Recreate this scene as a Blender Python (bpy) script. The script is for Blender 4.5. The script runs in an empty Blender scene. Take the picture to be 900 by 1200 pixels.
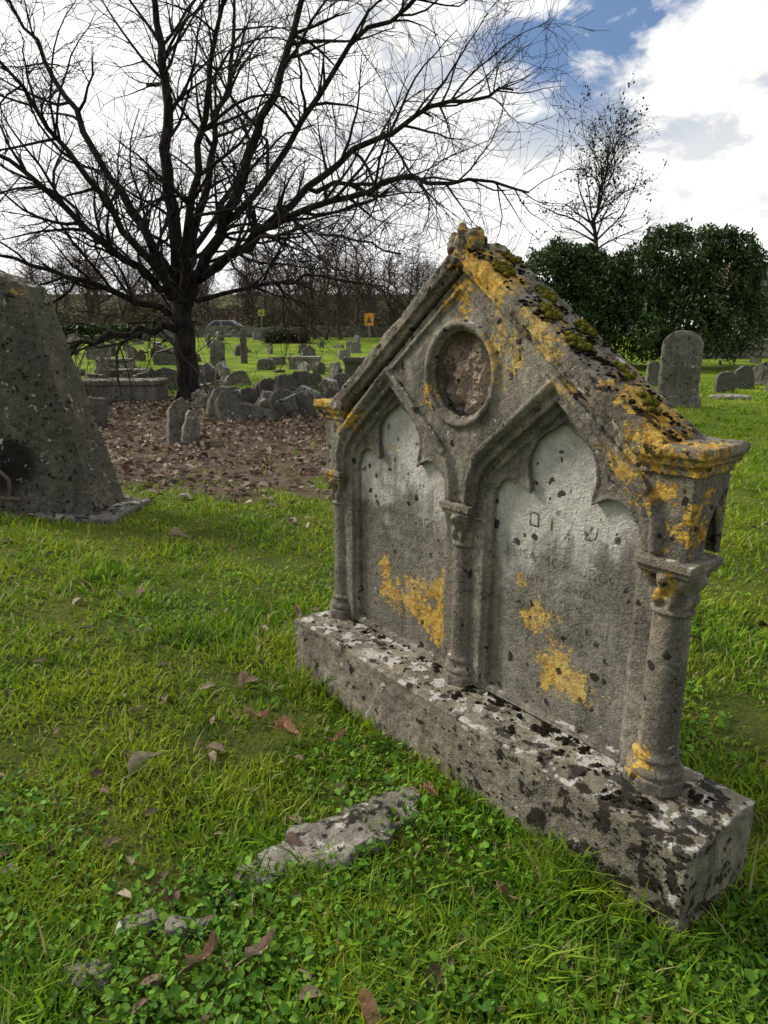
import bpy, bmesh, math, random
import numpy as np
from mathutils import Vector, Matrix, noise as mnoise
random.seed(7); rng=np.random.default_rng(7)
S=bpy.context.scene; COL=S.collection
S.view_settings.view_transform='Standard'; S.view_settings.look='None'; S.view_settings.exposure=0

# ---------------- node helper ----------------
class NB:
    def __init__(s,nt):
        s.nt=nt; nt.nodes.clear()
    def add(s,t,props=None,ins=None):
        n=s.nt.nodes.new(t)
        for k,v in (props or {}).items(): setattr(n,k,v)
        for k,v in (ins or {}).items(): s.put(n.inputs[k],v)
        return n
    def put(s,sock,v):
        if isinstance(v,bpy.types.NodeSocket): s.nt.links.new(v,sock)
        else:
            if isinstance(v,tuple) and len(v)==3 and sock.type=='RGBA': v=(*v,1)
            sock.default_value=v
    def noise(s,vec,scale,detail=4,rough=.55,dist=0.,off=None):
        if off is not None: vec=s.vadd(vec,(off,off*1.7,off*.6))
        n=s.add('ShaderNodeTexNoise',None,{'Vector':vec,'Scale':scale,'Detail':detail,'Roughness':rough,'Distortion':dist})
        return n.outputs[0]
    def vadd(s,a,b):
        n=s.add('ShaderNodeVectorMath',{'operation':'ADD'}); s.put(n.inputs[0],a); s.put(n.inputs[1],b); return n.outputs[0]
    def vmul(s,a,b):
        n=s.add('ShaderNodeVectorMath',{'operation':'MULTIPLY'}); s.put(n.inputs[0],a); s.put(n.inputs[1],b); return n.outputs[0]
    def vdist(s,a,b):
        n=s.add('ShaderNodeVectorMath',{'operation':'DISTANCE'}); s.put(n.inputs[0],a); s.put(n.inputs[1],b); return n.outputs['Value']
    def m(s,op,a,b=0.,clamp=False):
        n=s.add('ShaderNodeMath',{'operation':op,'use_clamp':clamp}); s.put(n.inputs[0],a); s.put(n.inputs[1],b); return n.outputs[0]
    def mr(s,v,a,b,c=0.,d=1.):
        n=s.add('ShaderNodeMapRange',{'interpolation_type':'SMOOTHSTEP'}); 
        for i,x in enumerate((v,a,b,c,d)): s.put(n.inputs[i],x)
        return n.outputs[0]
    def mix(s,f,a,b,blend='MIX'):
        n=s.add('ShaderNodeMix',{'data_type':'RGBA','blend_type':blend}); s.put(n.inputs[0],f); s.put(n.inputs[6],a); s.put(n.inputs[7],b); return n.outputs[2]
def newmat(name):
    m=bpy.data.materials.new(name); m.use_nodes=True; return m,NB(m.node_tree)
def finish(nb,col,rough=.9,bump=None,bstr=.6,bdist=.01,spec=.2,transl=0.):
    p=nb.add('ShaderNodeBsdfPrincipled',None,{'Base Color':col,'Roughness':rough,'Specular IOR Level':spec})
    if bump is not None:
        b=nb.add('ShaderNodeBump',None,{'Strength':bstr,'Distance':bdist,'Height':bump}); nb.nt.links.new(b.outputs[0],p.inputs['Normal'])
    o=nb.add('ShaderNodeOutputMaterial')
    if transl>0:
        t=nb.add('ShaderNodeBsdfTranslucent',None,{'Color':col}); mx=nb.add('ShaderNodeMixShader',None,{0:transl})
        nb.nt.links.new(p.outputs[0],mx.inputs[1]); nb.nt.links.new(t.outputs[0],mx.inputs[2]); nb.nt.links.new(mx.outputs[0],o.inputs[0])
    else: nb.nt.links.new(p.outputs[0],o.inputs[0])

def stone_mat(name,cA,cB,white=.0,black=.0,yellow=-.12,spots=(),light=None,sc=1.,streak=.5,upw=.09,upb=.06,green=0.,dark=(),mossy=()):
    m,b=newmat(name)
    P=b.add('ShaderNodeTexCoord').outputs['Object']
    geo=b.add('ShaderNodeNewGeometry'); nz=b.add('ShaderNodeSeparateXYZ',None,{0:geo.outputs['Normal']}).outputs[2]
    up=b.mr(nz,.3,.85)
    n1=b.noise(P,3.5*sc,6,.62,.3); n2=b.noise(P,38*sc,5,.68)
    col=b.mix(b.mr(n1,.38,.62),cA,cB)
    col=b.mix(b.mr(n2,.40,.60,.0,.6),col,b.mix(.5,cA,(.05,.043,.033)))
    st=b.noise(b.vmul(P,(13*sc,13*sc,1.5*sc)),1.,5,.62)
    col=b.mix(b.m('MULTIPLY',b.mr(st,.47,.66),streak),col,(.040,.035,.028))
    bl=b.noise(P,7*sc,5,.65,.6,61.)
    col=b.mix(b.m('MULTIPLY',b.mr(bl,.5,.66),streak*.9),col,(.05,.044,.035))
    if light: # pale weathered stone towards the top, brightened further to offset the hood's shade
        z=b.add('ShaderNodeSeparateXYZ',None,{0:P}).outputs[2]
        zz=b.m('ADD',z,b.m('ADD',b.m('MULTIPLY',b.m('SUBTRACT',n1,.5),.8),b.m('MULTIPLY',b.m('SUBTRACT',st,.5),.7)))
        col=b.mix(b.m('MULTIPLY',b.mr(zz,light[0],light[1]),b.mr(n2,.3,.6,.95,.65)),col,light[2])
    gr=b.noise(P,140*sc,3,.7)
    col=b.mix(b.mr(gr,.35,.7,.0,.4),col,b.mix(.5,cB,(.45,.42,.35)))
    if green: col=b.mix(b.mr(b.noise(P,2.3*sc,5,.6,0,5.),.5,.7,0.,green),col,(.07,.075,.03))
    for (c,r) in dark:
        d=b.vdist(b.vadd(P,b.m('MULTIPLY',n1,.3)),c); col=b.mix(b.mr(d,r*.6,r,.85,0.),col,(.012,.011,.009))
    w=b.m('ADD',b.noise(P,15*sc,8,.64,.4,11.),b.m('ADD',b.m('MULTIPLY',up,upw),white))
    wm=b.mr(w,.62,.645); 
    col=b.mix(b.m('MULTIPLY',wm,.85),col,b.mix(n2,(.38,.36,.31),(.70,.68,.62)))
    y=b.m('ADD',b.m('MULTIPLY',b.noise(P,18*sc,7,.75,.5,23.),.72),b.m('MULTIPLY',b.noise(P,85*sc,3,.7,0,13.),.28))
    y=b.m('ADD',y,yellow)
    for (c,r) in spots:
        d=b.vdist(P,c); f=b.m('SUBTRACT',1.,b.m('DIVIDE',d,r),True); y=b.m('ADD',y,b.m('MULTIPLY',b.m('POWER',f,.7),.17))
    ym=b.mr(y,.57,.60)
    ycol=b.mix(b.mr(b.noise(P,50*sc,5,.7,0,3.),.38,.62),(.40,.18,.015),(.66,.44,.08))
    ycol=b.mix(b.mr(n1,.4,.6,0.,.35),ycol,(.52,.45,.22))
    col=b.mix(b.m('MULTIPLY',ym,.88),col,ycol)
    k=b.m('ADD',b.noise(P,17*sc,7,.66,.2,37.),b.m('ADD',b.m('MULTIPLY',up,upb),black))
    for (c,r,a) in mossy:
        d=b.vdist(P,c); k=b.m('ADD',k,b.m('MULTIPLY',b.m('SUBTRACT',1.,b.m('DIVIDE',d,r),True),a))
    km=b.mr(k,.605,.64)
    Pd=b.vadd(P,b.vmul(b.add('ShaderNodeTexNoise',None,{'Vector':P,'Scale':30*sc,'Detail':3.}).outputs[1],(.035/sc,.035/sc,.035/sc)))
    vo=b.add('ShaderNodeTexVoronoi',None,{'Vector':Pd,'Scale':24*sc}); vd=vo.outputs['Distance']
    rr=b.m('MULTIPLY',b.m('POWER',b.add('ShaderNodeSeparateColor',None,{0:vo.outputs['Color']}).outputs[0],2.),.36)
    vs=b.m('MULTIPLY',b.mr(b.m('SUBTRACT',rr,vd),-.02,.05),b.mr(b.noise(P,5*sc,3,.5,0,41.),.44,.54))
    km=b.m('MAXIMUM',km,vs)
    col=b.mix(b.m('MULTIPLY',km,.88),col,(.016,.013,.010))
    h=b.m('ADD',b.m('MULTIPLY',n2,1.2),b.m('MULTIPLY',gr,.6))
    h=b.m('ADD',h,b.m('MULTIPLY',km,.5)); h=b.m('ADD',h,b.m('MULTIPLY',b.m('ADD',wm,ym),.15))
    finish(b,col,.93,h,.9,.011/sc,.12)
    return m

# ---------------- mesh helpers ----------------
def obj(name,me,mat=None,parent=None,smooth=False):
    o=bpy.data.objects.new(name,me); COL.objects.link(o)
    if mat is not None: me.materials.append(mat)
    if parent is not None: o.parent=parent
    if smooth: me.polygons.foreach_set('use_smooth',[True]*len(me.polygons))
    return o
def empty(name,loc=(0,0,0),rz=0):
    o=bpy.data.objects.new(name,None); COL.objects.link(o); o.location=loc; o.rotation_euler=(0,0,rz); o.empty_display_size=.2; return o
def np_mesh(name,V,tmpl):
    N,k,_=V.shape; me=bpy.data.meshes.new(name)
    me.vertices.add(N*k); me.vertices.foreach_set('co',V.reshape(-1).astype(np.float32))
    L=np.concatenate([np.array(f) for f in tmpl]); sizes=np.array([len(f) for f in tmpl])
    li=(L[None,:]+(np.arange(N)*k)[:,None]).reshape(-1)
    me.loops.add(len(li)); me.loops.foreach_set('vertex_index',li.astype(np.int32))
    tot=np.tile(sizes,N); st=np.concatenate([[0],np.cumsum(tot)[:-1]])
    me.polygons.add(len(tot)); me.polygons.foreach_set('loop_start',st.astype(np.int32)); me.polygons.foreach_set('loop_total',tot.astype(np.int32))
    me.polygons.foreach_set('use_smooth',np.ones(len(tot),dtype=bool))
    me.update(calc_edges=True); me.validate(); return me
def poly_mesh(name,splines,depth0,depth1,axis='v'):
    cu=bpy.data.curves.new(name,'CURVE'); cu.dimensions='2D'; cu.fill_mode='BOTH'; cu.extrude=abs(depth1-depth0)/2
    for sp in splines:
        s=cu.splines.new('POLY'); s.points.add(len(sp)-1)
        for i,(x,y) in enumerate(sp): s.points[i].co=(x,y,0,1)
        s.use_cyclic_u=True
    o=bpy.data.objects.new(name,cu); COL.objects.link(o)
    dg=bpy.context.evaluated_depsgraph_get(); me=bpy.data.meshes.new_from_object(o.evaluated_get(dg))
    bpy.data.objects.remove(o); bpy.data.curves.remove(cu)
    mid=(depth0+depth1)/2
    if axis=='v': M=Matrix(((1,0,0,0),(0,0,-1,mid),(0,1,0,0),(0,0,0,1)))
    else: M=Matrix(((0,0,1,mid),(1,0,0,0),(0,1,0,0),(0,0,0,1)))
    me.transform(M); me.materials.clear(); return me
def join_meshes(name,ms):
    bm=bmesh.new()
    for m in ms: bm.from_mesh(m)
    me=bpy.data.meshes.new(name); bm.to_mesh(me); bm.free(); return me
def box_mesh(x0,x1,y0,y1,z0,z1,cuts=0):
    bm=bmesh.new(); bmesh.ops.create_cube(bm,size=1)
    for v in bm.verts: v.co=Vector((x0+(v.co.x+.5)*(x1-x0),y0+(v.co.y+.5)*(y1-y0),z0+(v.co.z+.5)*(z1-z0)))
    me=bpy.data.meshes.new('box'); bm.to_mesh(me); bm.free(); return me
def lathe(prof,cx,cy,seg=32,mod=None,cap=True):
    vs=[];fs=[]
    for (r,z) in prof:
        for i in range(seg):
            a=2*math.pi*i/seg; rr=r*(mod(a,z) if mod else 1)
            vs.append((cx+rr*math.cos(a),cy+rr*math.sin(a),z))
    for j in range(len(prof)-1):
        for i in range(seg):
            k=(i+1)%seg; fs.append((j*seg+i,j*seg+k,(j+1)*seg+k,(j+1)*seg+i))
    if cap: fs.append(tuple(range(seg))[::-1]); fs.append(tuple((len(prof)-1)*seg+i for i in range(seg)))
    me=bpy.data.meshes.new('lathe'); me.from_pydata(vs,[],fs); return me
TEX={}
def disp(o,size,strength,depth=2):
    k=(size,depth)
    if k not in TEX:
        t=bpy.data.textures.new('n%g'%size,'CLOUDS'); t.noise_scale=size; t.noise_depth=depth; TEX[k]=t
    m=o.modifiers.new('d','DISPLACE'); m.texture=TEX[k]; m.strength=strength; m.mid_level=.5; m.texture_coords='LOCAL'
def remesh(o,vox):
    m=o.modifiers.new('r','REMESH'); m.mode='VOXEL'; m.voxel_size=vox; m.use_smooth_shade=True
def tube(path,r,sides=8,cyc=False):
    cu=bpy.data.curves.new('t','CURVE'); cu.dimensions='3D'; cu.bevel_depth=r; cu.bevel_resolution=2; cu.use_fill_caps=True
    s=cu.splines.new('POLY'); s.points.add(len(path)-1)
    for i,p in enumerate(path): s.points[i].co=(*p,1)
    s.use_cyclic_u=cyc
    o=bpy.data.objects.new('t',cu); COL.objects.link(o)
    dg=bpy.context.evaluated_depsgraph_get(); me=bpy.data.meshes.new_from_object(o.evaluated_get(dg))
    bpy.data.objects.remove(o); bpy.data.curves.remove(cu); me.materials.clear(); return me
def lumps(name,items,mat,parent,squash=.6):
    bm0=bmesh.new(); bmesh.ops.create_icosphere(bm0,subdivisions=2,radius=1)
    base=np.array([v.co[:] for v in bm0.verts]); F=[tuple(v.index for v in f.verts) for f in bm0.faces]; bm0.free()
    V=np.zeros((len(items),len(base),3))
    for i,(x,y,z,r) in enumerate(items):
        ph=rng.uniform(0,6,3)
        d=1+.22*np.sin(base[:,0]*4+ph[0])*np.cos(base[:,1]*5+ph[1])+.15*np.sin(base[:,2]*7+base[:,0]*6+ph[2])+rng.uniform(-.16,.16,len(base))
        a=rng.uniform(.7,1.4)
        V[i]=np.array((x,y,z))+base*d[:,None]*r*np.array((a,1/a,squash))
    me=np_mesh(name,V,F); return obj(name,me,mat,parent)

# ---------------- terrain ----------------
def sstep(t): t=np.clip(t,0,1); return t*t*(3-2*t)
def H(x,y):
    x=np.asarray(x,float); y=np.asarray(y,float)
    h=1.5*sstep((y-22)/38)+7.0*sstep((y-64)/60)*(1-.8*sstep((x-2)/30))
    r=np.sqrt((x-.3)**2+(y-2.2)**2); w=sstep((r-1.2)/3)
    h=h+w*(.035*np.sin(x*.9+1.3)*np.cos(y*.7)+.02*np.sin(x*2.1+y*1.7))+.006*np.sin(x*7+1)*np.cos(y*6.3)
    return h
def pn(x,y,s,o=0):
    return (np.sin(x*s+o+1.7*np.sin(y*s*.6+o))+np.sin(y*s*1.3+2.1*o+1.3*np.sin(x*s*.8))+np.sin((x+y)*s*.7+3*o))/3
def litter(x,y):
    d=np.sqrt(((x+3.9)/5.7)**2+((y-12.2)/6.1)**2)+.20*pn(x,y,1.3)+.15*pn(x,y,3.1,2)+.10*pn(x,y,8.,5)
    return 1-sstep((d-.66)/.55)
def axis(n,near,far,k):
    t=np.linspace(-1,1,n); return np.sinh(t*k)/np.sinh(k)*far
gx=axis(260,0,260,6.); gy=axis(320,0,300,6.)+3
X,Y=np.meshgrid(gx,gy); Z=H(X,Y)
V=np.stack([X,Y,Z],-1).reshape(-1,3); nx=len(gx); ny=len(gy)
idx=np.arange(nx*ny).reshape(ny,nx); F=np.stack([idx[:-1,:-1],idx[:-1,1:],idx[1:,1:],idx[1:,:-1]],-1).reshape(-1,4)
me=bpy.data.meshes.new('ground'); me.from_pydata(V.tolist(),[],F.tolist())
at=me.attributes.new('litter','FLOAT','POINT'); at.data.foreach_set('value',litter(V[:,0],V[:,1]).astype(np.float32))
m,b=newmat('ground_grass_soil')
P=b.add('ShaderNodeTexCoord').outputs['Object']
n1=b.noise(P,.6,6,.6); n2=b.noise(P,7,6,.65); n3=b.noise(P,60,4,.7)
g=b.mix(b.mr(n2,.35,.65),(.08,.14,.010),(.18,.27,.018)); g=b.mix(b.mr(n1,.42,.62),g,(.24,.31,.025))
g=b.mix(b.mr(n3,.4,.65,0,.7),g,(.03,.04,.008))
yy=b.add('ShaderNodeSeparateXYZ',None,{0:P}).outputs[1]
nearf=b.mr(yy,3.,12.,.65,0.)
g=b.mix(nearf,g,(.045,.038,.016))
g=b.mix(b.mr(yy,66.,72.),g,b.mix(b.mr(n1,.4,.6),(.045,.034,.02),(.10,.10,.04)))
soil=b.mix(n3,(.06,.042,.03),(.19,.14,.10)); 
la=b.add('ShaderNodeAttribute',{'attribute_name':'litter'}).outputs['Fac']
lm=b.mr(b.m('ADD',la,b.m('MULTIPLY',b.m('SUBTRACT',n2,.5),1.1)),.3,.62)
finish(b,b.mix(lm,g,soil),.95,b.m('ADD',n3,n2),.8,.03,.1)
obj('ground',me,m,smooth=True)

# ---------------- grass ----------------
def polar(N,r0,r1,amax):
    r=np.exp(rng.uniform(math.log(r0),math.log(r1),N)); a=rng.uniform(-amax,amax,N)
    return r*np.sin(a),r*np.cos(a),r
MO=np.array((-.40,2.85)); U=np.array((.6155,-.788)); W=np.array((.788,.6155))
def in_base(x,y,mg=0.):
    dx=x-MO[0]; dy=y-MO[1]; u=dx*U[0]+dy*U[1]; v=dx*W[0]+dy*W[1]
    return (u>-mg)&(u<1.85+mg)&(v>-mg)&(v<.345+mg)
FS=[((-.16,1.77),(.25,.065),math.atan2(.312,.451))]
def in_stone(x,y):
    r=np.zeros_like(x,bool)
    for (c,(a,bb),th) in FS:
        dx=x-c[0];dy=y-c[1]; p=dx*math.cos(th)+dy*math.sin(th); q=-dx*math.sin(th)+dy*math.cos(th)
        r|=((p/a)**2+(q/bb)**2)<.95
    return r
N=340000
x,y,r=polar(N,.65,26,math.radians(58))
keep=~in_base(x,y,.0)&~in_stone(x,y)&(rng.random(N)>litter(x,y)*.95)
patch=pn(x,y,3.1,1.)*.5+pn(x,y,9.,4.)*.5
keep&=(rng.random(N)<.66+.85*patch)
x=x[keep];y=y[keep];r=r[keep];patch=patch[keep];n=len(x)
h=(.018+.034*rng.random(n)**1.5)*(1+.75*patch)*(1+.035*r)
tall=rng.random(n)<.04; h[tall]*=1.8
tuft=np.exp(-(((x+.78)/.14)**2+((y-1.22)/.18)**2)); h*=1+1.8*tuft
rt=np.random.default_rng(3)
for k in range(26):
    tx_=rt.uniform(-2.6,1.6); ty_=rt.uniform(1.15,5.0); s_=rt.uniform(.05,.12)*(1+.15*ty_)
    h*=1+rt.uniform(.5,1.1)*np.exp(-(((x-tx_)/s_)**2+((y-ty_)/s_)**2))
nearbase=in_base(x,y,.06); h[nearbase]*=1.5
w=(.0014+.0012*rng.random(n))*(1+.42*r)
th=rng.uniform(0,2*math.pi,n); ph=th+rng.uniform(-1,1,n); lean=rng.uniform(.25,1.4,n)*h
z=H(x,y)-.004
dx=np.cos(ph);dy=np.sin(ph); sx=-np.sin(th)*w; sy=np.cos(th)*w
V=np.zeros((n,5,3))
V[:,0]=np.stack([x-sx,y-sy,z],-1);V[:,1]=np.stack([x+sx,y+sy,z],-1)
mx=x+dx*lean*.4;my=y+dy*lean*.4;mz=z+h*.62
V[:,2]=np.stack([mx+sx*.8,my+sy*.8,mz],-1);V[:,3]=np.stack([mx-sx*.8,my-sy*.8,mz],-1)
V[:,4]=np.stack([x+dx*lean,y+dy*lean,z+h*.95],-1)
me=np_mesh('grass',V,[(0,1,2,3),(3,2,4)])
m,b=newmat('grass_blades')
ri=b.add('ShaderNodeNewGeometry').outputs['Random Per Island']; P=b.add('ShaderNodeTexCoord').outputs['Object']
pn1=b.noise(P,1.3,5,.65); pn2=b.noise(P,6.,4,.6,0,4.)
c=b.mix(ri,(.06,.15,.008),(.27,.43,.018)); c=b.mix(b.mr(pn1,.4,.62,0,.65),c,(.37,.43,.028)); c=b.mix(b.mr(pn2,.5,.68,0,.75),c,(.035,.095,.010)); c=b.mix(b.mr(ri,.93,.95),c,(.40,.33,.15))
finish(b,c,.6,spec=.22,transl=.4)
obj('grass',me,m)

LEAF=[(0,6,4,3),(0,1,2,6),(6,5,4),(6,2,5)]
def leaves(name,x,y,z,L,Wd,th,tilt,roll,mat,curl=.25,parent=None):
    n=len(x)
    base=np.array([(0,0,0),(.3,-.46,.0),(.72,-.40,.0),(.3,.46,0),(.72,.40,0),(1,0,0),(.55,0,0)])
    B=np.repeat(base[None],n,0); B[:,:,0]*=L[:,None]; B[:,:,1]*=Wd[:,None]
    cz=rng.uniform(.3,1.4,n)*curl
    B[:,:,2]=np.abs(base[None,:,1])*2*cz[:,None]*Wd[:,None]*.7 - ((base[None,:,0]-.5)**2)*cz[:,None]*L[:,None]*.9
    ct,st=np.cos(tilt),np.sin(tilt); X1=B[:,:,0]*ct[:,None]-B[:,:,2]*st[:,None]; Z1=B[:,:,0]*st[:,None]+B[:,:,2]*ct[:,None]; Y1=B[:,:,1]
    cr,sr=np.cos(roll),np.sin(roll); Y2=Y1*cr[:,None]; Z2=Z1+Y1*sr[:,None]
    c,s=np.cos(th),np.sin(th)
    V=np.stack([x[:,None]+X1*c[:,None]-Y2*s[:,None], y[:,None]+X1*s[:,None]+Y2*c[:,None], z[:,None]+Z2],-1)
    return obj(name,np_mesh(name,V,LEAF),mat,parent)
N=62000
x,y,r=polar(N,.65,4.5,math.radians(58))
pp=pn(x,y,2.3,5.)*.5+pn(x,y,6.,8.)*.5+.75*(1-sstep((r-1.2)/1.4))
keep=(pp>.05+.35*rng.random(N))&~in_base(x,y)&~in_stone(x,y); x=x[keep];y=y[keep];r=r[keep];n=len(x)
L=(.009+.024*rng.random(n)**2.)*(1+.05*r)
m,b=newmat('weed_leaf')
ri=b.add('ShaderNodeNewGeometry').outputs['Random Per Island']
c=b.mix(ri,(.04,.13,.010),(.21,.41,.03)); finish(b,c,.6,spec=.25,transl=.4)
leaves('ground_weeds',x,y,H(x,y)+.004+.042*rng.random(n),L,L*rng.uniform(.45,.75,n),rng.uniform(0,6.28,n),rng.uniform(-.3,.9,n),rng.uniform(-.6,.6,n),m,.25)

# brown leaves
m,b=newmat('dead_leaf'); DEAD=m
ri=b.add('ShaderNodeNewGeometry').outputs['Random Per Island']; P=b.add('ShaderNodeTexCoord').outputs['Object']
cr=b.add('ShaderNodeValToRGB',None,{0:ri}); e=cr.color_ramp.elements
e[0].color=(.07,.045,.03,1); e[1].color=(.48,.40,.31,1)
for p_,c_ in ((.35,(.16,.108,.072,1)),(.7,(.26,.19,.13,1)),(.88,(.36,.29,.21,1))):
    q=e.new(p_); q.color=c_
c=b.mix(b.mr(b.noise(P,90,4,.6),.4,.7,0,.5),cr.outputs[0],(.06,.035,.02)); finish(b,c,.75,spec=.25,transl=.15)
N=32000; a=rng.uniform(0,6.283,N); q=np.sqrt(rng.random(N)); x=-3.9+7.6*q*np.cos(a); y=12.2+8.2*q*np.sin(a)
clump=pn(x,y,5.,3.)
keep=(rng.random(N)<litter(x,y)*(.75+.5*clump)); x=x[keep];y=y[keep];n=len(x); L=rng.uniform(.05,.15,n)
leaves('leaf_litter',x,y,H(x,y)+.005+.05*rng.random(n),L,L*rng.uniform(.35,.7,n),rng.uniform(0,6.28,n),rng.uniform(-.5,.5,n),rng.uniform(-.8,.8,n),m,.45)
N=520; x,y,r=polar(N,1.2,22,math.radians(50)); k=~in_base(x,y,.03); x=x[k];y=y[k];n=len(x); L=rng.uniform(.03,.085,n)
leaves('scattered_leaves',x,y,H(x,y)+.03,L,L*rng.uniform(.35,.6,n),rng.uniform(0,6.28,n),rng.uniform(-.3,.3,n),rng.uniform(-.6,.6,n),m,.5)

def big_leaf(x,y,L,Wd,rz,curl,col):
    nu,nv=14,9; vs=[];fs=[]
    ph=random.uniform(0,6)
    for i in range(nu):
        t=i/(nu-1); wdt=Wd*math.sin(math.pi*min(1,t**.8*.97+.02))**.8
        for j in range(nv):
            s_=j/(nv-1)*2-1; ed=1+.12*math.sin(t*24+ph+s_*3)
            zz=curl*Wd*(abs(s_)**1.6)*(.8+.5*math.sin(t*5+ph))+.16*L*math.sin(t*3+ph)+.05*Wd*math.sin(t*30)*abs(s_)
            vs.append((t*L,s_*wdt*.5*ed*(1-.35*curl*abs(s_)),zz))
    for i in range(nu-1):
        for j in range(nv-1): fs.append((i*nv+j,i*nv+j+1,(i+1)*nv+j+1,(i+1)*nv+j))
    me=bpy.data.meshes.new('fallen_leaf'); me.from_pydata(vs,[],fs)
    st=tube([(-.35*L,.02*L,.01),(-.15*L,0,.012),(.02*L,0,.006),(.5*L,0,.001)],.0013)
    me2=join_meshes('fallen_leaf',[me,st])
    m,b=newmat('fallen_leaf_mat'); P=b.add('ShaderNodeTexCoord').outputs['Object']
    wv=b.add('ShaderNodeTexWave',None,{'Vector':P,'Scale':28.,'Distortion':3.}).outputs['Fac']
    n=b.noise(P,40,5,.6); c=b.mix(b.mr(n,.35,.65),col,tuple(k*.55 for k in col)); c=b.mix(b.mr(wv,.8,1.,0,.3),c,tuple(k*1.4 for k in col))
    finish(b,c,.7,b.m('ADD',wv,n),.5,.002,.2,.15)
    o=obj('fallen_leaf',me2,m,None,True); o.location=(x,y,float(H(x,y))+.048); o.rotation_euler=(random.uniform(-.25,.25),random.uniform(-.2,.2),rz); 
    return o
for (x,y,L,Wd,rz,cu,col) in [(-.55,2.40,.10,.05,.5,.6,(.50,.31,.20)),(-.41,2.31,.10,.06,-.4,.5,(.48,.26,.15)),(-.86,2.02,.13,.035,.9,1.1,(.50,.42,.32)),
    (-.46,1.30,.085,.04,.9,.8,(.34,.22,.14)),(-.33,1.32,.085,.04,.8,.8,(.45,.33,.24)),(-.06,1.21,.08,.05,-.7,.6,(.55,.33,.17)),
    (-1.55,3.75,.14,.06,.3,.6,(.50,.38,.26)),(-1.6,4.9,.15,.06,-.2,.8,(.45,.34,.24)),(.13,1.95,.055,.03,-.6,.6,(.40,.22,.12)),(-.62,2.65,.08,.045,1.2,.7,(.38,.3,.2)),(-.45,3.4,.08,.04,1.9,.7,(.4,.28,.18)),
    (-1.15,1.72,.07,.03,2.,.7,(.4,.3,.2)),(-.2,2.25,.06,.03,.3,.7,(.42,.26,.14)),(.35,1.5,.06,.03,2.5,.7,(.40,.24,.13))]:
    big_leaf(x,y,L,Wd,rz,cu,col)

# ---------------- foreground stones ----------------
ROCK=stone_mat('field_stone',(.20,.18,.145),(.38,.35,.29),white=.0,black=-.01,sc=1.1,green=.4,streak=.35,upw=.04)
def rock(name,x,y,a,bb,c,rz,z0=0.,hole=None,sub=5,mat=ROCK,seed=0):
    bm=bmesh.new(); bmesh.ops.create_icosphere(bm,subdivisions=sub,radius=1)
    for v in bm.verts:
        p=v.co.copy(); q=Vector((math.copysign(abs(p.x)**.75,p.x)*a,math.copysign(abs(p.y)**.75,p.y)*bb,math.copysign(abs(p.z)**.3,p.z)*c))
        nn=mnoise.fractal(Vector((q.x*9+seed,q.y*9,q.z*3)),1,2,5)
        q.x+=p.x*nn*.05; q.y+=p.y*nn*.05
        q.z+=mnoise.fractal(Vector((q.x*8+seed,q.y*8,3)),1,2,4)*.012+mnoise.noise(Vector((q.x*45,q.y*45,3)))*.003
        if hole:
            d=math.hypot(q.x-hole[0],q.y-hole[1]); 
            if q.z>0: q.z-=max(0,1-(d/hole[2])**3)*c*1.6
        v.co=q
    me=bpy.data.meshes.new(name); bm.to_mesh(me); bm.free()
    o=obj(name,me,mat,None,True); o.location=(x,y,float(H(x,y))+z0); o.rotation_euler=(0,0,rz); return o
rock('flat_stone',-.14,1.775,.30,.095,.028,math.atan2(.312,.451),.010,hole=(.19,-.03,.024),seed=3,sub=6)
for i,(x,y,a,bb,c,rz) in enumerate([(-.62,1.47,.055,.03,.02,.4),(-.50,1.44,.045,.022,.018,.2),(-.73,1.30,.06,.03,.02,.1)]):
    rock('small_rock',x,y,a,bb,c,rz,.014,seed=i*5+1,sub=4)

# ---------------- MONUMENT ----------------
MON=empty('gravestone_monument',(MO[0],MO[1],0),math.atan2(U[1],U[0]))
C0=.86; AP=.845; CL=.476; CR=1.244
stone_body=stone_mat('weathered_limestone',(.14,.122,.092),(.31,.278,.215),white=-.035,black=-.025,yellow=-.045,
    spots=[((AP,.16,1.64),.12),((1.03,.16,1.47),.16),((1.50,.16,1.17),.14),((.2,.16,1.2),.15),((.70,.16,1.30),.08),((1.66,.2,1.05),.13),((.25,.16,1.28),.1),((1.3,.16,1.38),.12)],streak=.8)
stone_roof=stone_mat('roof_stone',(.13,.11,.082),(.28,.24,.18),white=.0,black=.018,yellow=-.028,
    spots=[((AP+.08,.2,1.74),.20),((1.60,.18,1.22),.22),((.05,.2,1.22),.2),((1.2,.14,1.53),.14),((1.45,.26,1.36),.14),((1.0,.14,1.66),.12)],upw=.02,upb=.03,streak=.8)
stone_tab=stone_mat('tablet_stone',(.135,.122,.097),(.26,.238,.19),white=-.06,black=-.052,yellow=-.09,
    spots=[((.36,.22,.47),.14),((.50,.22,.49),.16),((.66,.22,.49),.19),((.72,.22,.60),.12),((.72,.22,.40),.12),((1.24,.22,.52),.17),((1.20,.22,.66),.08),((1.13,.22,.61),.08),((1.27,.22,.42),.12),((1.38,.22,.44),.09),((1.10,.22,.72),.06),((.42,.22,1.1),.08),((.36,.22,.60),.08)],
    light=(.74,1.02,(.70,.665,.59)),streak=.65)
stone_base=stone_mat('plinth_stone',(.16,.138,.10),(.32,.282,.205),white=-.005,black=.002,yellow=-.10,upw=.105,upb=.035,streak=.55,green=.3,mossy=[((1.75,.05,.15),.55,.11),((1.3,0,.2),.3,.04),((.3,0,.1),.25,.03)])
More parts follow.
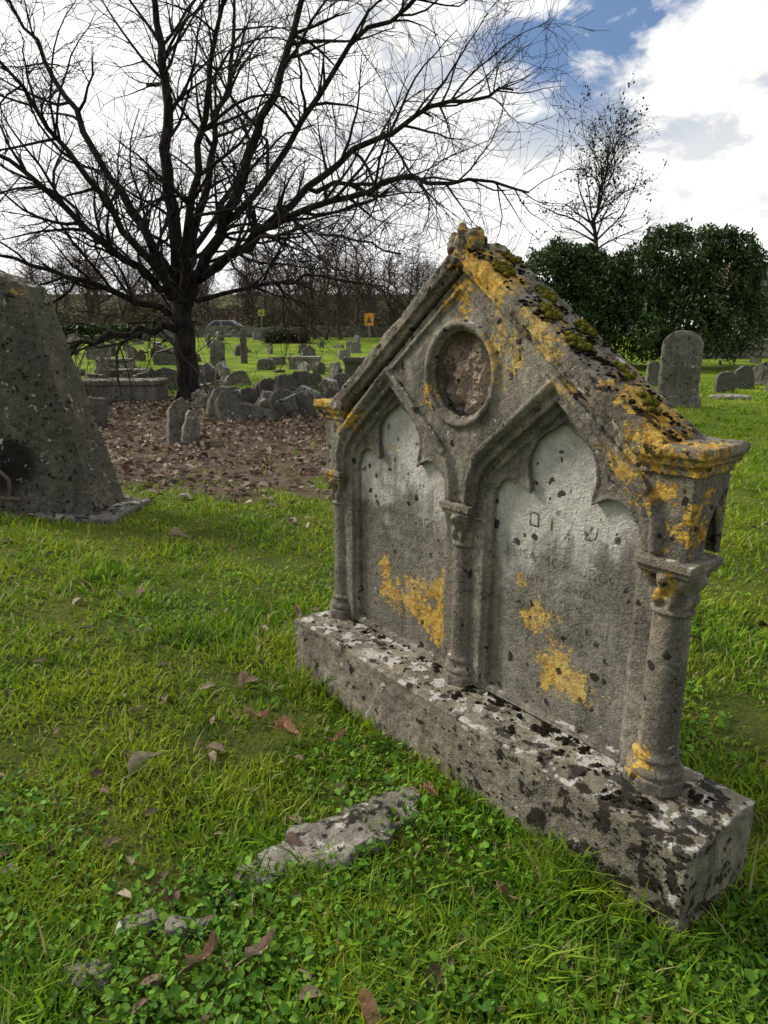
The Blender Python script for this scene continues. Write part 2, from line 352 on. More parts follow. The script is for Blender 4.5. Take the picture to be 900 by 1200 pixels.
stone_col=stone_mat('column_stone',(.15,.128,.095),(.31,.27,.20),white=-.045,black=-.025,yellow=-.06,
    spots=[((1.63,.15,.87),.08),((1.60,.15,.36),.08),((.1,.15,.9),.08)],streak=.65)
oc=box_mesh(0,1.85,0,.345,-.12,.275); o=obj('plinth',oc,stone_base,MON); remesh(o,.0075); disp(o,.25,.018); disp(o,.04,.013,3)
def arch(cx,pts):
    R=[(cx+a,z) for a,z in pts]; L=[(cx-a,z) for a,z in pts[::-1] if a>0]; return R+L
hood=[(.312,.945),(.308,1.02),(.285,1.075),(.255,1.11),(0,1.325)]
out=[(.03,.945),(.03,1.18),(.18,1.18),(AP,1.70),(1.54,1.18),(1.675,1.18),(1.675,.945)]
out+=arch(CR,hood)+arch(CL,hood)
circ=[(AP+.145*math.cos(t*math.pi/24),1.38+.15*math.sin(t*math.pi/24)) for t in range(48)]
front=poly_mesh('f',[out,circ],.165,.25)
def frame(cx,inner,v0):
    o_=[(cx-.38,.278),(cx-.38,1.02),(cx-.33,1.12),(cx-.1,1.31),(cx+.1,1.31),(cx+.33,1.12),(cx+.38,1.02),(cx+.38,.278)]
    return poly_mesh('fr',[o_,inner],v0,.25)
f2a=[(.288,.278),(.285,1.01),(.26,1.062),(.235,1.085),(0,1.290)]
tre=[(.270,.30),(.270,.97),(.258,1.015),(.235,1.046),(.20,1.064),(.165,1.062),(.135,1.045),(.112,1.028),(.118,1.06),(.128,1.10),(.124,1.145),(.106,1.185),(.075,1.215),(.035,1.238),(0,1.262)]
parts=[front]
for cx in (CL,CR): parts+=[frame(cx,arch(cx,f2a),.188),frame(cx,arch(cx,tre),.205)]
parts.append(poly_mesh('bk',[[(.11,.27),(.11,1.18),(.18,1.19),(AP,1.70),(1.54,1.19),(1.60,1.18),(1.60,.27)],circ],.24,.30))
parts.append(poly_mesh('bk2',[[(.11,.27),(.11,1.18),(.18,1.19),(AP,1.70),(1.54,1.19),(1.60,1.18),(1.60,.27)]],.295,.33))
for (a0,a1) in ((.03,.10),(1.60,1.675)):
    sd=[(.17,.945),(.17,1.18),(.335,1.18),(.335,.945),(.318,.945),(.312,1.0),(.296,1.05),(.27,1.09),(.244,1.05),(.228,1.0),(.222,.945)]
    parts.append(poly_mesh('sd',[sd],a0,a1,'u'))
    aa=a1 if a0>1 else a0; ar=[(aa,.222,.95),(aa,.230,1.0),(aa,.246,1.052),(aa,.27,1.092),(aa,.295,1.052),(aa,.310,1.0),(aa,.316,.95)]
    parts.append(tube(ar,.008))
parts.append(box_mesh(1.58,1.645,.20,.33,.95,1.18)); parts.append(box_mesh(.06,.14,.20,.33,.95,1.18))
for cx in (CL,CR):
    hp=[(cx+a,.158,z) for a,z in [(.345,.955),(.342,1.03),(.315,1.10),(.27,1.145),(0,1.372)]]
    hp+=[(cx-a,.158,z) for a,z in [(.27,1.145),(.315,1.10),(.342,1.03),(.345,.955)]]
    parts.append(tube(hp,.014))
    hp2=[(p[0],.150,p[2]+.012) for p in hp[2:-2]]; parts.append(tube(hp2,.013))
    hp3=[(cx+a,.168,z) for a,z in [(.318,.95),(.315,1.02),(.29,1.075),(.258,1.112),(0,1.328),(-.258,1.112),(-.29,1.075),(-.315,1.02),(-.318,.95)]]
    parts.append(tube(hp3,.009))
    tr3=[(a,.205,z) for a,z in arch(cx,tre[2:])]; parts.append(tube(tr3,.006))
parts.append(tube([(AP+.158*math.cos(t*math.pi/24),.162,1.38+.163*math.sin(t*math.pi/24)) for t in range(48)],.013,cyc=True))
parts.append(tube([(AP+.140*math.cos(t*math.pi/24),.178,1.38+.145*math.sin(t*math.pi/24)) for t in range(48)],.008,cyc=True))
parts.append(tube([(.20,.163,1.165),(AP,.163,1.655),(1.50,.163,1.165)],.010))
body=obj('gable_body',join_meshes('gable_body',parts),stone_body,MON); remesh(body,.0052); disp(body,.12,.006); disp(body,.025,.0048,3)
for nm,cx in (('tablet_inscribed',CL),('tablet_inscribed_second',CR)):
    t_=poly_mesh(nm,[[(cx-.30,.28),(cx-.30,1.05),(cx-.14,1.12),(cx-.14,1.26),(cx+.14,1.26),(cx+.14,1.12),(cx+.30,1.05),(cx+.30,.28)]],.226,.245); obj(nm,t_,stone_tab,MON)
vs=[];fs=[];G=160
for j in range(G):
    for i in range(G):
        a=(i/(G-1)*2-1)*.152; c=(j/(G-1)*2-1)*.157
        nn=mnoise.fractal(Vector((a*12+4,c*12,2)),1,2,6)*.034+mnoise.fractal(Vector((a*45,c*45,7)),1,2,3)*.008
        rd=math.hypot(a*1.15,c)
        vs.append((AP+a,.238-nn-.030*max(0,1-(rd/.12)**2),1.38+c))
for j in range(G-1):
    for i in range(G-1): fs.append((j*G+i,j*G+i+1,(j+1)*G+i+1,(j+1)*G+i))
me=bpy.data.meshes.new('medallion'); me.from_pydata(vs,[],fs)
MED=stone_mat('medallion_stone',(.29,.20,.145),(.55,.42,.32),white=-.06,black=-.05,sc=2.,streak=.3)
obj('medallion',me,MED,MON,True)
roofp=[(.09,1.20),(.09,1.238),(AP,1.795),(1.60,1.238),(1.60,1.20),(1.545,1.185),(AP,1.705),(.155,1.185)]
rp=[poly_mesh('ro',[roofp],.150,.352)]
rp.append(poly_mesh('ro2',[[(.10,1.212),(.115,1.238),(AP,1.775),(1.585,1.238),(1.59,1.212),(1.56,1.205),(AP,1.735),(.14,1.205)]],.136,.16))
for (a0,a1) in ((-.015,.20),(1.51,1.708)):
    rp.append(box_mesh(a0,a1,.135,.362,1.212,1.240)); rp.append(box_mesh(a0+.010,a1-.010,.147,.352,1.192,1.216)); rp.append(box_mesh(a0+.022,a1-.022,.158,.342,1.165,1.195))
roof=obj('gable_roof',join_meshes('gable_roof',rp),stone_roof,MON); remesh(roof,.0055); disp(roof,.15,.012); disp(roof,.03,.011,3)
fi=[]
for (x_,y_,z_,a_,b_,c_) in [(AP,.17,1.80,.04,.03,.045),(AP-.045,.17,1.79,.020,.026,.045),(AP+.04,.17,1.80,.018,.026,.04),(AP,.22,1.80,.03,.04,.04),(AP-.008,.165,1.830,.014,.018,.030),(AP+.03,.20,1.820,.014,.018,.025)]:
    bm=bmesh.new(); bmesh.ops.create_icosphere(bm,subdivisions=3,radius=1)
    for v in bm.verts: v.co=Vector((x_+v.co.x*a_,y_+v.co.y*b_,z_-.012+v.co.z*c_))
    q=bpy.data.meshes.new('q'); bm.to_mesh(q); bm.free(); fi.append(q)
fin=obj('broken_finial',join_meshes('fin',fi),stone_roof,MON); remesh(fin,.004); disp(fin,.03,.02,3)
def column(cx,cy,R,nm):
    ms=[lathe([(R*1.6,.27),(R*1.6,.312)],cx,cy,8,lambda a,z:1.0)]
    p=[(R*1.45,.305)]
    for k in range(9): t=k/8*math.pi; p.append((R*1.30+R*.16*math.sin(t),.312+.030*k/8))
    p+=[(R*1.2,.346),(R*1.14,.356)]
    for k in range(7): t=k/6*math.pi; p.append((R*1.13+R*.12*math.sin(t),.358+.020*k/6))
    p+=[(R*1.03,.385),(R*1.0,.40),(R*.97,.60),(R*.93,.785),(R*.93,.79)]
    for k in range(7): t=k/6*math.pi; p.append((R*.95+R*.16*math.sin(t),.792+.018*k/6))
    p+=[(R*.95,.812),(R*.97,.815)]
    ms.append(lathe(p,cx,cy,36))
    pc=[(R*.92,.805),(R*1.0,.82),(R*1.10,.835),(R*1.04,.85),(R*1.12,.865),(R*1.26,.88),(R*1.40,.895),(R*1.42,.903),(R*1.26,.912),(R*1.26,.918)]
    ms.append(lathe(pc,cx,cy,64,lambda a,z:1+(.15*math.cos(8*a+(math.pi if z<.855 else 0)) if .815<z<.908 else 0)))
    s=R*1.5
    ms.append(box_mesh(cx-s,cx+s,cy-s,cy+s,.926,.948)); s*=.9; ms.append(box_mesh(cx-s,cx+s,cy-s,cy+s,.910,.930))
    o=obj(nm,join_meshes(nm,ms),stone_col,MON); remesh(o,.0038); disp(o,.1,.004); disp(o,.02,.003,3)
column(.092,.212,.047,'column'); column(.86,.205,.048,'column_mid'); column(1.628,.212,.053,'column_end')
# worn inscriptions
m,b=newmat('inscription_worn'); P=b.add('ShaderNodeTexCoord').outputs['Object']
p=b.add('ShaderNodeBsdfPrincipled',None,{'Base Color':b.mix(b.mr(b.noise(P,25,5,.6),.4,.6),(.04,.036,.03),(.09,.082,.068)),'Roughness':.95})
tr_=b.add('ShaderNodeBsdfTransparent'); mx_=b.add('ShaderNodeMixShader',None,{0:b.mr(b.m('ADD',b.m('MULTIPLY',b.noise(P,8,4,.6),.5),b.m('MULTIPLY',b.noise(P,60,4,.7),.5)),.43,.56,.72,.08)})
b.nt.links.new(tr_.outputs[0],mx_.inputs[1]); b.nt.links.new(p.outputs[0],mx_.inputs[2]); oo=b.add('ShaderNodeOutputMaterial'); b.nt.links.new(mx_.outputs[0],oo.inputs[0])
INS=m
def text(s,cx,z,size,w=None):
    cu=bpy.data.curves.new('tx','FONT'); cu.body=s; cu.size=size; cu.align_x='CENTER'; cu.space_character=1.12
    o=bpy.data.objects.new('tx',cu); COL.objects.link(o); dg=bpy.context.evaluated_depsgraph_get()
    me=bpy.data.meshes.new_from_object(o.evaluated_get(dg)); bpy.data.objects.remove(o); me.materials.clear()
    me.transform(Matrix(((1,0,0,cx),(0,0,-1,.2252),(0,1,0,z),(0,0,0,1)))); return me
tx=[]
for cx,nm,l in ((CL,'ELIO MORPURGO',['GRATI IN MEMORIA','DELLO ZIO AMATO','NATO A GORIZIA','MORTO 1882']),(CR,'ELISA MORPURGO',['NATA IN GORIZIA','IL 4 MARZO 1879','MANCATA AI SUOI CARI','3 APRILE 1943'])):
    tx.append(text('\u05dd \u05d5 \u05dc \u05e9',cx,.915,.080)); tx.append(text(nm,cx,.80,.048))
    for i,t in enumerate(l): tx.append(text(t,cx,.735-.055*i,.031))
obj('inscription',join_meshes('inscription',tx),INS,MON)
BM,b=newmat('black_moss'); P=b.add('ShaderNodeTexCoord').outputs['Object']; n=b.noise(P,120,4,.7)
finish(b,b.mix(b.mr(n,.4,.65),(.010,.008,.006),(.035,.028,.016)),1.,n,1.,.008,.05)
it=[]
def cluster(u,v,z,k,R,rr,slope=0,ax=0):
    for _ in range(k):
        a=random.uniform(0,6.28); d=R*math.sqrt(random.random()); r_=rr*random.uniform(.4,1.1); du=d*math.cos(a)
        it.append((u+du,v+d*math.sin(a),z+slope*(u+du-ax),r_))
for (u,v,k,R) in [(1.27,.17,20,.035),(1.42,.19,16,.035),(1.50,.13,12,.03),(1.66,.10,12,.03),(.93,.17,18,.035),(.78,.19,14,.04),(.70,.2,12,.03),(.66,.17,10,.03),(1.15,.2,14,.05),(1.05,.2,14,.05),(1.75,.24,10,.03),(1.55,.22,6,.02),(.18,.2,8,.03),(.35,.2,14,.06),(.5,.2,14,.06),(1.34,.2,14,.05),(1.38,.1,5,.02),(1.60,.05,8,.03),(1.2,.08,5,.02),(.95,.1,5,.02)]:
    cluster(u,v,.278,k,R,.0105)
for _ in range(110): it.append((random.uniform(.03,1.82),random.uniform(.02,.32),.278,random.uniform(.003,.007)))
for _ in range(150): # front face cushions
    u=1.85-abs(random.gauss(0,.55)); 
    if u>.05: it.append((u,.002,random.uniform(.05,.27),random.uniform(.003,.008)))
lumps('black_moss',it,BM,MON,.45)
it=[]
for _ in range(34):
    u=random.uniform(AP+.03,1.58); cluster(u,random.uniform(.15,.34),1.795-.737*(u-AP),random.randint(2,8),.020,.009,-.737,u)
for _ in range(220):
    u=random.uniform(AP,1.6); it.append((u,random.uniform(.14,.35),1.795-.737*(u-AP),random.uniform(.002,.007)))
lumps('roof_black_moss',it,BM,MON,.6)
GM,b=newmat('green_moss'); P=b.add('ShaderNodeTexCoord').outputs['Object']; n=b.noise(P,160,4,.7)
finish(b,b.mix(b.mr(n,.35,.65),(.045,.045,.008),(.20,.18,.025)),1.,n,1.,.006,.05)
it=[]
for (u,v,k) in [(.98,.20,40),(1.08,.29,30),(1.16,.22,40),(1.22,.30,20),(1.27,.2,24),(1.38,.28,18),(.93,.30,16),(1.48,.24,12)]:
    cluster(u,v,1.801-.737*(u-AP),k,.033,.012,-.737,u)
lumps('green_moss',it,GM,MON,.9)

# ---------------- trees ----------------
class Tubes:
    def __init__(s): s.v=[]; s.f=[]
    def add(s,pts,rad,sides):
        b0=len(s.v); n=len(pts); ref=Vector((.3,.9,.2)) 
        for i in range(n):
            t=(pts[min(i+1,n-1)]-pts[max(i-1,0)]); t.normalize()
            a=t.cross(ref); 
            if a.length<.05: a=t.cross(Vector((1,0,0)))
            a.normalize(); c=t.cross(a)
            for k in range(sides):
                an=2*math.pi*k/sides; s.v.append(pts[i]+(a*math.cos(an)+c*math.sin(an))*rad[i])
        for i in range(n-1):
            for k in range(sides):
                k2=(k+1)%sides; s.f.append((b0+i*sides+k,b0+i*sides+k2,b0+(i+1)*sides+k2,b0+(i+1)*sides+k))
    def mesh(s,name):
        me=bpy.data.meshes.new(name); me.from_pydata([v[:] for v in s.v],[],s.f); me.polygons.foreach_set('use_smooth',[True]*len(me.polygons)); return me
def rv(R): return Vector((R.gauss(0,1),R.gauss(0,1),R.gauss(0,1)))
def grow(T,R,pts,rad,level,maxl,cfg):
    n=len(pts); Ltot=sum((pts[i+1]-pts[i]).length for i in range(n-1))
    T.add(pts,rad,8 if level==0 else (5 if level==1 else 3))
    if level>=maxl: return
    k=max(2,int(Ltot*cfg['dens'][level]*R.uniform(.8,1.2)))
    for _ in range(k):
        t=R.uniform(cfg['t0'][level],1.)**.85; f=t*(n-1); i=min(int(f),n-2); fr=f-i
        p=pts[i].lerp(pts[i+1],fr); d=(pts[i+1]-pts[i]).normalized(); r0=rad[i]*(1-fr)+rad[i+1]*fr
        perp=d.cross(rv(R)); perp.normalize(); ang=math.radians(R.uniform(25,65))
        nd=(d*math.cos(ang)+perp*math.sin(ang)).normalized()
        L=cfg['len'][level]*R.uniform(.45,1.25)*(1-.35*t); r=max(cfg['rmin'],min(r0*.62,cfg['len'][level]*.014))
        m_=max(3,int(L/cfg['seg'])); q=[p]; rr=[r]; dd=nd; bend=rv(R)*.08
        for j in range(m_):
            dd=(dd+rv(R)*cfg['wig']+bend+Vector((0,0,cfg['up'][level]))).normalized(); p=p+dd*(L/m_); q.append(p); rr.append(max(cfg['rmin']*.6,r*(1-.8*(j+1)/m_)))
        grow(T,R,q,rr,level+1,maxl,cfg)
def smooth_path(R,P,sub=4,jit=.08):
    P=[Vector(p) for p in P]; out=[]
    for i in range(len(P)-1):
        p0=P[max(i-1,0)];p1=P[i];p2=P[i+1];p3=P[min(i+2,len(P)-1)]
        for k in range(sub):
            t=k/sub; out.append(.5*((2*p1)+(p2-p0)*t+(2*p0-5*p1+4*p2-p3)*t*t+(3*p1-p0-3*p2+p3)*t**3)+(rv(R)*jit if (i+k)>0 else Vector()))
    out.append(P[-1]); return out
BARK,b=newmat('bark'); P=b.add('ShaderNodeTexCoord').outputs['Object']
n=b.noise(b.vmul(P,(9,9,2.)),1.,6,.65); 
finish(b,b.mix(b.mr(n,.35,.65),(.012,.010,.008),(.05,.042,.033)),.95,n,.9,.05,.1)
R=random.Random(11); T=Tubes(); TY=16.6
trunk=smooth_path(R,[(-4.68,TY,-.15),(-4.7,TY,.5),(-4.7,TY,1.4),(-4.72,TY,2.1),(-4.77,TY,2.9)],4,.02)
nT=len(trunk); T.add(trunk,[.42 if i==0 else (.34 if i<2 else .29-.09*i/nT) for i in range(nT)],12)
limbs=[
 ([(-4.75,TY,2.6),(-4.79,TY+.1,3.4),(-4.83,TY,5.1),(-4.8,TY+.2,6.8),(-4.9,TY+.2,8.4),(-5.1,TY,10.2)],.19),
 ([(-4.72,TY,2.1),(-4.3,TY-.1,2.8),(-3.72,TY-.3,3.7),(-2.9,TY-.6,5.2),(-2.15,TY-.9,6.7),(-1.4,TY-1.1,8.3),(-.9,TY-1.,9.6)],.17),
 ([(-4.3,TY,2.75),(-3.2,TY+.3,3.55),(-1.75,TY+.4,4.8),(-.2,TY,5.7),(1.4,TY-.4,6.3),(2.7,TY-.6,6.5)],.12),
 ([(-4.75,TY,2.5),(-5.1,TY+.2,3.1),(-5.8,TY+.4,4.3),(-6.75,TY+.4,6.0),(-7.5,TY+.6,7.4),(-8.2,TY+.5,8.8)],.14),
 ([(-4.8,TY,2.4),(-5.3,TY-.3,2.8),(-6.4,TY-.9,3.8),(-7.6,TY-1.4,5.0),(-9.3,TY-1.8,5.6)],.12),
 ([(-4.72,TY,1.9),(-5.4,TY-.2,2.2),(-6.6,TY-.8,2.65),(-7.9,TY-1.2,3.1),(-9.8,TY-1.4,3.4)],.10),
 ([(-4.7,TY,1.6),(-5.3,TY-.5,1.65),(-6.1,TY-1.,1.5),(-7.,TY-1.5,1.2),(-7.9,TY-1.9,1.2)],.10),
 ([(-4.7,TY,1.9),(-5.2,TY+.5,2.),(-6.3,TY+1.,1.9),(-7.6,TY+1.2,2.1)],.06),
 ([(-4.4,TY,2.7),(-3.3,TY-.8,3.2),(-1.9,TY-1.6,3.9),(-.3,TY-2.2,4.25),(1.2,TY-2.6,4.35),(2.7,TY-2.8,4.1)],.10),
 ([(-4.77,TY,2.9),(-4.4,TY+.3,3.8),(-3.95,TY+.6,5.4),(-3.5,TY+.9,7.4),(-3.3,TY+1.,9.2)],.13),
 ([(-4.7,TY,2.3),(-4.3,TY-1.,3.2),(-3.6,TY-2.1,4.6),(-3.,TY-3.0,6.2),(-2.4,TY-3.6,7.6)],.12),
 ([(-4.7,TY,2.5),(-4.6,TY+1.2,3.6),(-4.,TY+2.6,5.2),(-3.2,TY+3.8,6.8)],.12),
 ([(-4.72,TY,2.2),(-5.2,TY-1.2,3.3),(-6.,TY-2.4,4.9),(-6.9,TY-3.2,6.4)],.11),
 ([(-3.72,TY-.3,3.7),(-2.4,TY-.8,4.9),(-1.,TY-1.4,6.6),(.4,TY-1.8,7.6),(1.6,TY-2,8.)],.09),
 ([(-4.4,TY,2.3),(-3.,TY+.6,2.7),(-1.5,TY+.9,2.9),(0.,TY+1,2.7)],.06),
 ([(-1.75,TY+.4,4.8),(-.4,TY+1.,5.0),(1.2,TY+1.2,5.2),(2.9,TY+1.2,4.9)],.06),
 ([(-3.3,TY-.8,3.2),(-2.2,TY-2.2,3.5),(-.9,TY-3.2,3.3),(.3,TY-3.9,2.9)],.05),
]
cfg=dict(dens=[2.9,3.3,3.8],len=[2.9,1.5,.8],t0=[.12,.12,.1],rmin=.0068,seg=.28,wig=.15,up=[.02,.0,-.02])
for pts,r0 in limbs:
    q=smooth_path(R,pts,4,.05); n=len(q); rad=[max(.018,r0*(1-.82*i/(n-1))) for i in range(n)]
    grow(T,R,q,rad,0,3,cfg)
obj('bare_tree',T.mesh('bare_tree'),BARK)
BARK2,b=newmat('bark_distant'); finish(b,(.085,.063,.047),.95)
bts=[]
for s_ in range(3):
    R=random.Random(40+s_); T=Tubes(); tr=smooth_path(R,[(0,0,-.3),(.1,0,1.5),(0,.2,3.2),(.2,.1,5.5),(.1,0,7.8)],3,.08); n=len(tr)
    grow(T,R,tr,[.18*(1-.85*i/n) for i in range(n)],0,3,dict(dens=[3.8,3.2,3.0],len=[3.6,1.8,1.0],t0=[.08,.12,.1],rmin=.016,seg=.4,wig=.16,up=[.10,.05,.02]))
    bts.append(T.mesh('bt%d'%s_))
RR=random.Random(3)
tl=[(-24,58,0,.9),(-20,62,1,1.),(-27,66,2,1.1),(-16.5,66,2,.85),(-13,70,0,.95),(-10,64,1,.8),(-7.3,56,2,.9),(-5.2,52,0,.8),(-4.1,50,1,.75),(-3.2,52,1,.95),(-2.3,58,2,.95),(-.9,55,0,.8),(.6,60,1,.9),(2.4,62,2,.9),(4.5,66,0,.9),(-33,60,1,1.),(-38,64,0,1.1),(-6.,66,1,1.),(-30,52,2,.9)]
for k in range(34): tl.append((-48+62*k/33+RR.uniform(-1,1),RR.uniform(68,96),k%3,RR.uniform(.55,1.0)))
for (x,y,s_,sc) in tl:
    o=obj('distant_bare_tree',bts[s_],None); o.location=(x,y,float(H(x,y))); o.scale=(sc*1.15,sc*1.15,sc*RR.uniform(.8,1.05)); o.rotation_euler=(0,0,x*3.1)
for me in bts: me.materials.append(BARK2)
R=random.Random(77); T=Tubes(); tr=smooth_path(R,[(0,0,-.2),(.1,0,3),(-.2,.1,5.5),(0,.1,7.5),(.2,0,9.0)],3,.1); n=len(tr)
grow(T,R,tr,[.15*(1-.9*i/n) for i in range(n)],0,3,dict(dens=[3.6,3.2,3.],len=[4.0,1.7,.8],t0=[.35,.15,.1],rmin=.009,seg=.35,wig=.14,up=[.10,.06,.02]))
o=obj('sparse_tree',T.mesh('sparse_tree'),BARK); o.location=(9.9,34,float(H(9.9,34)))
tips=np.array([v[:] for v in T.v]); tips=tips[tips[:,2]>5]; sel=rng.choice(len(tips),1500); tp=tips[sel]+rng.normal(0,.08,(1500,3)); LF,b=newmat('remaining_leaf'); finish(b,(.035,.03,.015),.8,transl=.2)
L=rng.uniform(.08,.16,1500); lo=leaves('leaves',tp[:,0],tp[:,1],tp[:,2],L,L*.7,rng.uniform(0,6.28,1500),rng.uniform(-1.4,1.4,1500),rng.uniform(-1,1,1500),LF,.2,o)

# evergreens
EV,b=newmat('evergreen_leaf'); ri=b.add('ShaderNodeNewGeometry').outputs['Random Per Island']; P=b.add('ShaderNodeTexCoord').outputs['Object']
c=b.mix(ri,(.012,.03,.008),(.05,.085,.022)); c=b.mix(b.mr(b.noise(P,.9,3,.6),.4,.65,0,.7),c,(.085,.13,.035)); finish(b,c,.55,spec=.3,transl=.15)
def evergreen(name,x,y,blobs,N,sz):
    z0=float(H(x,y)); root=empty(name,(x,y,z0))
    R=random.Random(int(x*10)); T=Tubes()
    for bl in blobs:
        q=smooth_path(R,[(0,0,-.2),(bl[0]*.3,bl[1]*.3,bl[2]*.4),(bl[0]*.8,bl[1]*.8,bl[2])],3,.05); T.add(q,[.14-.1*i/len(q) for i in range(len(q))],6)
    obj('trunk',T.mesh('trunk'),BARK,root)
    bl2=list(blobs)
    for bl in blobs:
        for _ in range(6):
            d=rv(R); d.normalize(); d.z=abs(d.z)*.9; s_=R.uniform(.22,.42)
            bl2.append((bl[0]+d.x*bl[3]*.95,bl[1]+d.y*bl[3]*.95,bl[2]+d.z*bl[4]*.98,s_*bl[3],s_*bl[4]*R.uniform(.8,1.3)))
    blobs=bl2
    vol=np.array([bl[3]*bl[4] for bl in blobs]); ch=rng.choice(len(blobs),N,p=vol/vol.sum()); B=np.array(blobs)[ch]
    d=rng.normal(0,1,(N,3)); d/=np.linalg.norm(d,axis=1)[:,None]
    lum=1+.16*np.sin(d[:,0]*7+ch)*np.cos(d[:,1]*6+ch*2)+.13*np.sin(d[:,2]*9+d[:,0]*5+ch)+.08*np.sin(d[:,1]*17+d[:,2]*15)
    rr=(1-np.abs(rng.normal(0,.16,N)))*lum
    p=B[:,:3]+d*rr[:,None]*B[:,[3,3,4]]
    k=p[:,2]>.05; p=p[k]; n=len(p); L=rng.uniform(.6,1.3,n)*sz
    leaves('foliage',p[:,0],p[:,1],p[:,2],L,L*.55,rng.uniform(0,6.28,n),rng.uniform(-1.3,1.3,n),rng.uniform(-1.2,1.2,n),EV,.2,root)
evergreen('evergreen_tree',12.7,30.5,[(0,0,2.2,2.4,1.9),(-1.6,.3,3.3,1.7,1.6),(-3.0,.2,2.8,1.3,1.6),(.2,.2,4.4,1.7,1.4),(1.7,0,3.7,1.6,1.4),(2.6,.2,1.8,1.3,1.4),(-1.9,-.2,1.6,1.5,1.4),(1.6,.2,5.1,.7,.6),(-.8,0,4.9,.9,.8),(2.8,0,3.9,.6,1.0)],46000,.16)
evergreen('evergreen_tree',8.2,31.5,[(0,0,2.0,1.7,1.8),(-1.3,.2,3.7,1.1,1.1),(.6,.1,3.6,1.3,1.3),(-.7,0,4.5,.8,.7),(1.5,0,3.0,1.3,1.5),(-1.5,0,1.8,1.2,1.4),(.9,.2,4.5,.7,.6)],32000,.16)
def hedge(name,x0,x1,y,hh,th,N,mat,var=.16):
    p=np.stack([rng.uniform(x0,x1,N),rng.normal(0,th*.4,N)+y,np.zeros(N)],-1); top=hh*(1+var*pn(p[:,0],p[:,0]*0,1.1)+var*pn(p[:,0],p[:,0]*0,.37,2.)+var*.5*pn(p[:,0],p[:,0]*0,3.1,2.))
    p[:,2]=H(p[:,0],p[:,1])+top*rng.random(N)**.6; L=rng.uniform(.12,.30,N)
    leaves(name,p[:,0],p[:,1],p[:,2],L,L*.6,rng.uniform(0,6.28,N),rng.uniform(-1.3,1.3,N),rng.uniform(-1,1,N),mat,.2)
hedge('hedge',-34,-16.5,50,1.0,.8,14000,EV)
m,b=newmat('brown_scrub'); ri=b.add('ShaderNodeNewGeometry').outputs['Random Per Island']; P=b.add('ShaderNodeTexCoord').outputs['Object']
c=b.mix(ri,(.04,.028,.018),(.15,.115,.07)); c=b.mix(b.mr(b.noise(P,.16,4,.6),.48,.58),c,b.mix(ri,(.02,.035,.012),(.08,.09,.035))); finish(b,c,.8,transl=.1)
hedge('scrub',-60,18,74,2.6,8.,44000,m,.45)
hedge('undergrowth',-46,10,64,1.6,3.,20000,m,.6)
hedge('ivy_bush',-8.,-5.0,47,.7,1.,3000,m)
hedge('shrub_row',15,44,44,3.8,1.6,15000,EV,.3)

# ---------------- walls ----------------
m,b=newmat('rubble_wall'); P=b.add('ShaderNodeTexCoord').outputs['Object']
vo=b.add('ShaderNodeTexVoronoi',{'feature':'DISTANCE_TO_EDGE'},{'Vector':b.vmul(P,(2.2,2.2,4.)),'Scale':1.}).outputs['Distance']
vc=b.add('ShaderNodeTexVoronoi',None,{'Vector':b.vmul(P,(2.2,2.2,4.)),'Scale':1.}).outputs['Color']
c=b.mix(b.add('ShaderNodeSeparateColor',None,{0:vc}).outputs[0],(.12,.11,.09),(.30,.275,.22)); c=b.mix(b.mr(vo,.02,.07,1.,0.),c,(.07,.06,.05))
finish(b,c,.9,vo,.6,.05)
def wall(name,x0,x1,y,hh):
    bm=bmesh.new(); n=60
    rows=[]
    for i in range(n+1):
        x=x0+(x1-x0)*i/n; z=float(H(x,y)); t=z+hh+.05*math.sin(i*1.7)+.04*math.sin(i*.63)
        rows.append([bm.verts.new(p) for p in ((x,y-.25,z-.4),(x,y-.22,t),(x,y+.22,t),(x,y+.25,z-.4))])
    for i in range(n):
        for k in range(3): bm.faces.new((rows[i][k],rows[i+1][k],rows[i+1][k+1],rows[i][k+1]))
    bm.faces.new(rows[0]); bm.faces.new(rows[-1][::-1]); bmesh.ops.recalc_face_normals(bm,faces=bm.faces)
    me=bpy.data.meshes.new(name); bm.to_mesh(me); bm.free(); obj(name,me,m)
wall('stone_wall',-40,11,56,.85); wall('stone_wall',14,60,36,.95)

